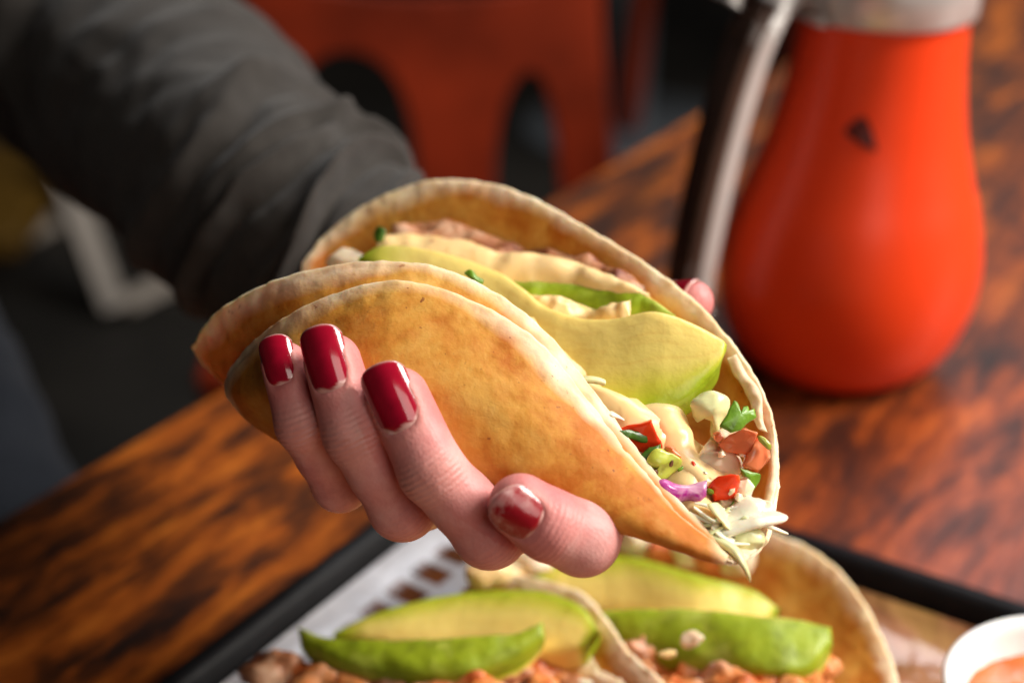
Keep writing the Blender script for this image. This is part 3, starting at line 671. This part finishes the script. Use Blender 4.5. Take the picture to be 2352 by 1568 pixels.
# joint creases, flush and knuckle tone
ws = np.zeros(len(V)); wr_ = np.zeros(len(V)); flush = np.zeros(len(V)); pale = np.zeros(len(V)); disp = np.zeros((len(V), 3))
for nm, ch_ in fingers.items():
    (t0, r0), (d0, r1), (p0, r2) = ch_[:3]
    a = unit(d0-t0); s = (V-t0) @ a; rad = np.linalg.norm((V-t0)-s[:, None]*a, axis=1); near = (rad < r0*1.5) & (s < np.linalg.norm(d0-t0)+.004)
    flush = np.maximum(flush, np.where(near, .55*np.exp(-((s-.002)/.010)**2), 0))
    for jc, ja, jb, rj in ((d0, t0, p0, r1), (p0, d0, ch_[3][0], r2)):
        ax_ = unit(unit(jb-jc)+unit(jc-ja)); rel = V-jc; sj = rel @ ax_; pr_ = rel-sj[:, None]*ax_; rd = np.linalg.norm(pr_, axis=1); on = np.exp(-np.maximum(rd-rj*1.25, 0)**2/.002**2)
        dors = smooth01(((unit(pr_) @ np.array((-.25, 0, -.97)))-.15)/.7)*(.35 if nm == 'index' else 1.0)
        w = .0; tw = on*dors*np.exp(-(sj/(.0042 if jc is d0 else .006))**2); ws = np.where(tw > wr_, sj, ws); wr_ = np.maximum(wr_, tw)
        for o_, am in ((-.0026, .55), (-.0009, 1.0), (.0010, .9), (.0028, .6)):
            wob = .0006*np.sin(pr_[:, 0]*900+o_*4000)
            w = w+am*np.exp(-((sj-o_-wob)/.00055)**2)
        amp = .00016 if jc is d0 else .00006
        disp -= unit(pr_)*(w*amp*on*dors)[:, None]
        pale = np.maximum(pale, .35*on*dors*np.exp(-(sj/.006)**2))
# relax the net slightly
Fq = np.array(F); acc = np.zeros_like(V); cn = np.zeros(len(V))
for k in range(2):
    acc[:] = 0; cn[:] = 0
    for i in range(4):
        np.add.at(acc, Fq[:, i], V[Fq[:, (i+1) % 4]]); np.add.at(cn, Fq[:, i], 1)
    V = V+.5*(acc/np.maximum(cn, 1)[:, None]-V)*(.9 if k == 0 else .6)
V = V+disp
def nail_geo(tip, dip, r, length, s0, half, roll, lift=.0004, point=0.0, drop=.0012):
    a = unit(tip-dip); vv = unit(-tip); n_ = unit(vv-(vv @ a)*a); sd = np.cross(a, n_)
    n_, sd = n_*math.cos(roll)+sd*math.sin(roll), sd*math.cos(roll)-n_*math.sin(roll)
    nu, nv = 29, 40; P = []; pol = []; rim = []
    for layer in (0, 1):
        for i in range(nv):
            q = i/(nv-1)
            for j in range(nu):
                u = math.sin((-1+2*j/(nu-1))*math.pi/2); au = abs(u)
                v0 = .40*(1-math.sqrt(max(0, 1-.97*au**2.2))); v1 = 1-(.23+point)*(1-math.sqrt(max(0, 1-.95*au**(2.4 if not point else 1.8)))); vl = v0+(v1-v0)*q
                th = u*half*(1-.08*vl)
                h = r*(.10+.90*math.cos(th*1.05))-drop*(vl-.35)**2*2+lift*float(smooth01(np.array(vl*6.0)))-.0006*(1-min(1, vl*5))-layer*.0005
                h -= .00025*(au > .985)+.00025*(q > .985)
                p = tip+a*(s0+vl*length)+n_*h+sd*(r*math.sin(th)*.93); P.append(p)
                if layer == 0 and ((j in (0, nu-1) and vl < .62) or i == 0): rim.append(p)
                ch_ = .02*math.sin(u*9+s0*5000)
                pol.append(float(np.clip((vl-v0*.85-.13-ch_)/.02, 0, 1))*float(np.clip((1-.014-q)/.012, 0, 1)) if layer == 0 else 0)
    m_ = nu*nv; F_ = grid_faces(nv, nu)+grid_faces(nv, nu, off=m_, flip=True)
    lp = [j for j in range(nu)]+[i*nu+nu-1 for i in range(1, nv)]+[(nv-1)*nu+j for j in range(nu-2, -1, -1)]+[i*nu for i in range(nv-2, 0, -1)]
    for k in range(len(lp)):
        x, y = lp[k], lp[(k+1) % len(lp)]; F_.append([y, x, x+m_, y+m_])
    return np.array(P), F_, pol, np.array(rim), np.array(P[:m_]), tip
g = fingers
nails = [nail_geo(g['pinky'][0][0], g['pinky'][1][0], .0049, .0122, -.0060, 1.04, .36),
 nail_geo(g['ring'][0][0], g['ring'][1][0], .0060, .0155, -.0078, 1.05, .34),
 nail_geo(g['middle'][0][0], g['middle'][1][0], .0065, .0160, -.0082, 1.05, .32),
 nail_geo(g['index'][0][0], g['index'][1][0], .0067, .0118, -.0052, 1.02, .30, point=.22),
 nail_geo(g['thumb'][0][0], g['thumb'][1][0], .0057, .0130, -.0085, 1.05, 1.02)]
for P_, F_, pol, rim, plate, tip in nails:
    idx = np.nonzero(np.linalg.norm(V-tip, axis=1) < .018)[0]; sub = V[idx]
    dr = np.linalg.norm(sub[:, None]-rim[None], axis=2).min(1); dp = np.linalg.norm(sub[:, None]-plate[None, ::3], axis=2).min(1)
    out = unit(plate.mean(0)-tip)
    V[idx] += out*(.0003*np.exp(-(dr/.0011)**2))[:, None]-out*(.0006*np.exp(-(dp/.0009)**2)*smooth01((dr-.001)/.001))[:, None]
    pale[idx] = np.maximum(pale[idx], .3*np.exp(-(dr/.0013)**2))
def c2w(X): return CC+X[:, :1]*CR+X[:, 1:2]*CU+X[:, 2:3]*CF
hand = mk('hand', c2w(V), F, MSKIN, PN, {'flush': flush, 'pale': pale, 'ws': ws, 'wr': wr_}); fixn(hand)
def worn_nail_mat():
    t = MT('worn_polish', rough=.2, spec=.6, coat=.5); f = t.attr('polish'); n = t.noise(330, 4, .6); m_ = t.noise(120, 2, off=3.0)
    c = t.mix(t.mul(t.map(n, .42, .6), t.map(m_, .42, .55)), (.32, .008, .016), (.50, .22, .21)); c = t.mix(f, (.70, .40, .36), c); t.col(c); t.bump(n, .25, .0005); return t.m
MNAIL2 = worn_nail_mat()
for k, (P_, F_, pol, rim, plate, tip) in enumerate(nails): fixn(mk('fingernail', c2w(P_), F_, MNAIL2 if k == 3 else MNAIL, hand, {'polish': pol}))

# sleeve: a soft tube with folds
spath = ats([(905, 775, .4740), (815, 665, .4780), (715, 566, .486), (610, 470, .503), (480, 350, .540), (300, 185, .605), (110, 15, .675), (-120, -190, .76), (-400, -420, .86)])
srad = [.0330, .0345, .0362, .0388, .0420, .0475, .0540, .062, .066]
frnd = random.Random(11); folds = []
for k in range(17): folds.append((.04+.05*k+frnd.uniform(-.012, .012), frnd.uniform(-.9, 1.0), frnd.uniform(.02, .075), frnd.choice((1, 1, 1, .6))*frnd.uniform(.0046, .0088), frnd.uniform(.009, .018)))
def sleeve_r(s, a):
    k = 0.0
    for p, ph, tl, am, w in folds:
        c = p+tl*math.sin(a+ph*2)+.015*math.cos(2*a+ph*5); m_ = .12+.88*max(0., .5+.5*math.cos(a-1.2-ph*1.6))**1.3; x = (s-c)/w
        k += am*m_*(math.exp(-abs(x)**1.4)-.55*math.exp(-((x+1.5)/.9)**2))
    return 1+k/.043
n_s, m_s = 300, 130
v, f = tube(spath, srad, n_s, m_s, 1.0, None, False, sleeve_r)
v = v+np.stack([fbm(v, 26, 3+q, 3) for q in range(3)], 1)*.0030
inn = v.reshape(n_s, m_s, 3); cen = inn.mean(1, keepdims=True); inner = (cen+(inn-cen)*.94)[:40].reshape(-1, 3)
F2 = f+[[q[0]+n_s*m_s, q[3]+n_s*m_s, q[2]+n_s*m_s, q[1]+n_s*m_s] for q in f[:39*m_s]]+[[j, (j+1) % m_s, n_s*m_s+(j+1) % m_s, n_s*m_s+j] for j in range(m_s)]
slv = mk('sleeve', np.vstack([v, inner]), F2, MSLEEVE, PN); fixn(slv)
v, f = tube(spath[:2]*1.0, [.0275, .0300], 12, 90, 1.0, None, False, lambda s, a: 1+.018*math.sin(a*34)+.02*math.sin(s*math.pi)); mk('cuff', v, f, MSLEEVE, slv)
v, f = tube(ats([(-420, 560, .86), (-230, 740, .80), (-140, 880, .76), (-60, 1060, .72), (40, 1280, .70)]), [.048, .046, .040, .040, .044], 60, 48, .9)
v = v+np.stack([fbm(v, 16, 8+q, 3) for q in range(3)], 1)*.005; mk('trousers', v, f, MTROU, PN)

# ------------------------------------------------------------------ tacos on the tray
def blob(c, r, seed, amp=.35, sub=4):
    bm = bmesh.new(); bmesh.ops.create_icosphere(bm, subdivisions=sub, radius=1.0)
    V = np.array([q.co[:] for q in bm.verts]); F = [[w.index for w in q.verts] for q in bm.faces]; bm.free()
    d = 1+amp*np.array([mn.noise(Vector(p*1.3)+Vector((seed, 2*seed, -seed))) for p in V])+.12*np.array([mn.noise(Vector(p*4)+Vector((seed, seed, seed))) for p in V])
    return V*d[:, None]*np.array(r)+np.array(c), F
LT = thing('taco', 'open taco heaped with orange sauced fish, its front avocado slice dark olive green', 'taco', tuple(pz(1080, 1560, .006)), 'tacos')
rl = [[(1105, 1306, .464), (1030, 1400, .462), (890, 1512, .459), (790, 1560, .447)],
 [(1210, 1327, .453), (1120, 1415, .453), (930, 1555, .451), (760, 1640, .427)],
 [(1330, 1362, .4415), (1240, 1450, .4425), (1020, 1610, .437), (850, 1720, .407)],
 [(1394, 1430, .4290), (1310, 1510, .4305), (1100, 1680, .421), (930, 1800, .392)],
 [(1444, 1500, .4190), (1365, 1580, .4195), (1200, 1750, .406), (1030, 1860, .380)],
 [(1522, 1570, .4090), (1440, 1660, .4080), (1310, 1800, .395), (1210, 1890, .373)],
 [(1642, 1690, .394), (1540, 1760, .393), (1470, 1820, .386), (1410, 1860, .378)]]
v, f, a, _, _ = sheet([ats(r) for r in rl], 120, 90, .0020, .0006, .0003, 21.0); mk('outer_tortilla', v, f, MTORT, LT, a)
rl2 = [[(1250, 1450, .4360), (1120, 1500, .438), (960, 1600, .434)], [(1335, 1486, .4285), (1210, 1570, .428), (1040, 1660, .422)], [(1368, 1530, .4225), (1260, 1620, .420), (1100, 1720, .410)], [(1432, 1572, .4135), (1330, 1680, .409), (1180, 1790, .397)], [(1540, 1690, .397), (1440, 1780, .392), (1280, 1890, .380)]]
v, f, a, _, _ = sheet([ats(r) for r in rl2], 80, 60, .0018, .0006, .0008, 33.0); mk('inner_tortilla', v, f, MTORT2, LT, a)
v, f, a = slab([(765, 1462, .446), (900, 1476, .438), (1040, 1486, .432), (1180, 1494, .424), (1280, 1494, .4195), (1345, 1486, .4180)], [(770, 1448, .447), (880, 1392, .450), (1050, 1352, .449), (1220, 1344, .441), (1330, 1380, .4305), (1374, 1446, .4205)], .012, 70, 40, .4, 'face', .0005, .00025, 3.3); mk('avocado_slice', v, f, MAVO, LT, a)
v, f, a = slab([(684, 1436, .432), (760, 1458, .4285), (880, 1460, .424), (1040, 1456, .420), (1180, 1446, .4185), (1246, 1424, .4185)], [(692, 1490, .427), (790, 1526, .418), (920, 1546, .412), (1050, 1540, .409), (1160, 1514, .4110), (1252, 1466, .4160)], .010, 70, 40, .5, 'rind', .0014, .0007, 5.3, endp=.32); mk('avocado_slice', v, f, MAVO, LT, a)
rnd = random.Random(3)
spots = [(640, 1556, .428, 62), (720, 1572, .424, 60), (800, 1590, .422, 60), (900, 1585, .418, 50), (1000, 1580, .416, 55), (1080, 1575, .417, 60), (1160, 1550, .4215, 52), (1230, 1545, .426, 48), (1290, 1560, .426, 40), (1330, 1585, .421, 40), (1240, 1600, .416, 50), (1120, 1620, .408, 60), (960, 1640, .404, 60)]
for k, (x, y, d, r) in enumerate(spots):
    q = r*d/FPX; v, f = blob(at(x, y, d), (q*1.15, q*.9, q*.9), 3.7*k+1, .5, 4); mk('fish_piece', v, f, MSHR if k % 3 else MFISH, LT)
for k, (x, y) in enumerate([(1118, 1318), (1150, 1330), (1215, 1285), (1175, 1300)]):
    q = .0042+.001*(k % 2); v, f = blob(at(x, y, .4585+.002*k), (q*1.6, q, q), 9.1*k+2, .4, 3); mk('sauce_blob', v, f, MSAUCE if k < 2 else MONION, LT)
shred([(1330, 1560, .419), (1365, 1570, .4185), (1400, 1585, .418)], [.001, .0016, .0010], None, .5, 'cabbage_shred', LT)
RT = thing('taco', 'open taco with bright green avocado on a wide tan tortilla, resting on the shiny liner', 'taco', tuple(pz(1650, 1560, .006)), 'tacos')
rr = [[(1390, 1185, .502), (1385, 1300, .494), (1385, 1415, .480), (1370, 1480, .462)],
 [(1600, 1172, .486), (1580, 1310, .481), (1530, 1470, .468), (1400, 1620, .430)],
 [(1790, 1232, .470), (1730, 1350, .4685), (1640, 1510, .459), (1490, 1690, .415)],
 [(1902, 1292, .460), (1830, 1410, .458), (1715, 1560, .448), (1560, 1750, .403)],
 [(1978, 1380, .446), (1885, 1490, .4455), (1745, 1640, .433), (1590, 1820, .390)],
 [(2030, 1482, .433), (1915, 1570, .432), (1750, 1720, .418), (1600, 1890, .378)],
 [(2062, 1575, .421), (1935, 1660, .419), (1750, 1800, .405), (1600, 1960, .366)],
 [(2080, 1690, .405), (1940, 1760, .403), (1820, 1830, .394), (1740, 1880, .384)]]
v, f, a, _, _ = sheet([ats(r) for r in rr], 130, 90, .0020, .0006, .0003, 41.0); mk('tortilla', v, f, MTORT, RT, a)
v, f, a = slab([(1215, 1324, .466), (1330, 1392, .456), (1450, 1424, .447), (1600, 1440, .432), (1720, 1434, .431), (1785, 1414, .4335)], [(1220, 1312, .467), (1320, 1270, .468), (1440, 1266, .463), (1600, 1308, .4495), (1730, 1346, .443), (1792, 1396, .436)], .012, 70, 40, .4, 'face', .0005, .00025, 12.0); mk('avocado_slice', v, f, MAVO, RT, a)
v, f, a = slab([(1350, 1402, .4440), (1470, 1390, .4375), (1600, 1390, .4310), (1740, 1402, .4235), (1850, 1418, .421), (1908, 1440, .4195)], [(1354, 1420, .4420), (1460, 1486, .4300), (1580, 1518, .4190), (1740, 1534, .4085), (1850, 1530, .4085), (1912, 1478, .4155)], .011, 70, 40, .36, 'rind', .0014, .0006, 15.0, endp=.3); mk('avocado_slice', v, f, MAVO, RT, a)
spots = [(1510, 1545, .431, 52), (1590, 1560, .424, 56), (1670, 1572, .415, 56), (1750, 1572, .415, 54), (1830, 1560, .418, 52), (1880, 1545, .424, 44), (1560, 1600, .417, 60), (1700, 1620, .405, 60), (1820, 1610, .408, 55), (1480, 1500, .431, 46), (1600, 1490, .436, 50), (1720, 1490, .436, 50)]
for k, (x, y, d, r) in enumerate(spots):
    q = r*d/FPX; v, f = blob(at(x, y, d), (q*1.1, q*.9, q*.95), 5.1*k+4, .5, 4); mk('fish_piece', v, f, MSHR, RT)
for k, (x, y, d, m_) in enumerate([(1470, 1236, .470, MONION), (1530, 1250, .468, MTOM2), (1580, 1262, .466, MONION), (1640, 1272, .463, MTOM2), (1690, 1280, .460, MONION), (1440, 1222, .473, MFISH), (1510, 1222, .474, MFISH), (1600, 1240, .470, MFISH), (1660, 1256, .466, MFISH)]):
    v, f = blob(at(x, y, d), (.0062, .0055, .005), 2.3*k+6, .4, 3); mk('salsa_piece', v, f, m_, RT)
pc('fish_crumb', [(1560, 1470), (1580, 1448), (1606, 1452), (1618, 1466), (1600, 1480), (1570, 1486)], .4105, .002, MONION, (0, 0), .001, True, parent=RT)
pc('fish_crumb', [(1510, 1500), (1536, 1490), (1552, 1496), (1540, 1510)], .409, .002, MSAUCE, (0, 0), .001, True, parent=RT)

# ------------------------------------------------------------------ sauce cup
cb = pz(2432, 1800, .0075); 
CUP = thing('sauce_cup', 'small white plastic cup of red salsa on the tray liner', 'cup', tuple(cb))
RC = .0315; HC = .030
v, f = lathe([(0, 0), (RC*.72, 0), (RC*.76, .002), (RC*.97, HC-.003), (RC*1.06, HC-.002), (RC*1.08, HC), (RC*1.05, HC+.001), (RC*.98, HC), (RC*.95, HC-.003), (RC*.73, .0035), (0, .003)], 72); fixn(mk('cup', v+cb, f, MCUP, CUP))
V = []; n = 26; m = 60
for i in range(n):
    for j in range(m):
        r = RC*.915*i/(n-1); a = 2*math.pi*j/m; x, y = r*math.cos(a), r*math.sin(a); V.append((x, y, HC-.0085+.0010*mn.noise(Vector((x*160, y*160, 2)))+.0007*mn.noise(Vector((x*420, y*420, 5)))))
fixn(mk('salsa', np.array(V)+cb, grid_faces(n, m, True), MSALSA, CUP))

# ------------------------------------------------------------------ dispenser
bb = pz(1916, 828, 0)
DB = thing('sauce_dispenser', 'red orange pear shaped plastic dispenser with a chrome collar and curved handle', 'dispenser', tuple(bb))
prof = [(0, .0015), (.020, .0015), (.0265, .0), (.0335, .0022), (.0405, .0080), (.0468, .0175), (.0508, .030), (.0522, .042), (.0512, .055), (.0474, .071), (.0420, .087), (.0377, .102), (.0347, .117), (.0329, .129), (.0318, .140), (.0312, .1485), (.0, .1485)]
pr = catmull(np.array(prof[2:16]), 70); pr = [prof[0], prof[1]]+[tuple(q) for q in pr]+[(.0, .1495)]
v, f = lathe(pr, 96); body = mk('body', v+bb, f, MREDP, DB); fixn(body)
cpz = .1490; v, f = lathe([(.030, cpz-.001), (.0332, cpz-.0005), (.0338, cpz+.001), (.0338, cpz+.017), (.0328, cpz+.019), (.032, cpz+.020), (.031, cpz+.028), (.030, cpz+.038), (.018, cpz+.046), (0, cpz+.048)], 72); fixn(mk('collar', v+bb, f, MCHROME, DB))
haz = math.radians(203); hd = np.array((math.cos(haz), math.sin(haz), 0)); hs = np.array((-hd[1], hd[0], 0))
def strip(prof, width, thick, shift=0.0):   # a flat bar following (r, z) in the handle's plane
    P = catmull(np.array(prof), 60); T = unit(np.gradient(P, axis=0)); Nn = np.stack([T[:, 1], -T[:, 0]], 1); V = []
    for i in range(60):
        for u, w in ((-.5, -.5), (-.5, .5), (.5, .5), (.5, -.5)):
            q = P[i]+Nn[i]*thick*w; V.append(bb+hd*q[0]+np.array((0, 0, q[1]))+hs*(width*u+shift))
    return np.array(V), grid_faces(60, 4, True)+[[0, 1, 2, 3], [236+3, 236+2, 236+1, 236]]
hp = [(.033, .159), (.041, .161), (.0485, .157), (.0550, .143), (.0605, .122), (.0650, .098), (.0685, .072), (.0705, .052), (.0712, .038)]
v, f = strip(hp, .014, .0075); hdl = mk('handle', v, f, MSTRIP, DB); bevel(hdl, .0012, 2)
hp2 = [(r+.0068, z+.001) for r, z in hp[2:]]
v, f = strip(hp2, .0155, .0062); bevel(mk('grip', v, f, MBROWNP, hdl), .001, 2)
v, f = strip([(.046, .173), (.056, .174), (.066, .169), (.0720, .160)], .018, .004); bevel(mk('thumb_lever', v, f, MCHROME, DB), .001, 2)
# attachment plate of the handle on the collar
v, f = strip([(.0345, .1495), (.0350, .157), (.0345, .169)], .024, .004); bevel(mk('handle_plate', v, f, MCHROME, DB), .001, 2)
# darker red patch that follows the body surface
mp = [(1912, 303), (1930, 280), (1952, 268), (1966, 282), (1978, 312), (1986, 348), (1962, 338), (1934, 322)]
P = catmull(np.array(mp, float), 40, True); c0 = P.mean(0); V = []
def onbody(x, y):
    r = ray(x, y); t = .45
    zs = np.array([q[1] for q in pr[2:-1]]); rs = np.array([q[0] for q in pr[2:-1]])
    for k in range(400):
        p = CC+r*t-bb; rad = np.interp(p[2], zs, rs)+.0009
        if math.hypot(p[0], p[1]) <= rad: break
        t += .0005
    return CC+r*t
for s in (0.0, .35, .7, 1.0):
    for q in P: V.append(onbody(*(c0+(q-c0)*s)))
F = grid_faces(4, 40, True); fixn(mk('dark_mark', np.array(V), F, MMARK, body))

# the flexible bottle leans a little to one side
for o in [DB]+list(DB.children_recursive):
    if o.type == 'MESH':
        for q in o.data.vertices: q.co.x += .042*max(0., q.co.z-.004)
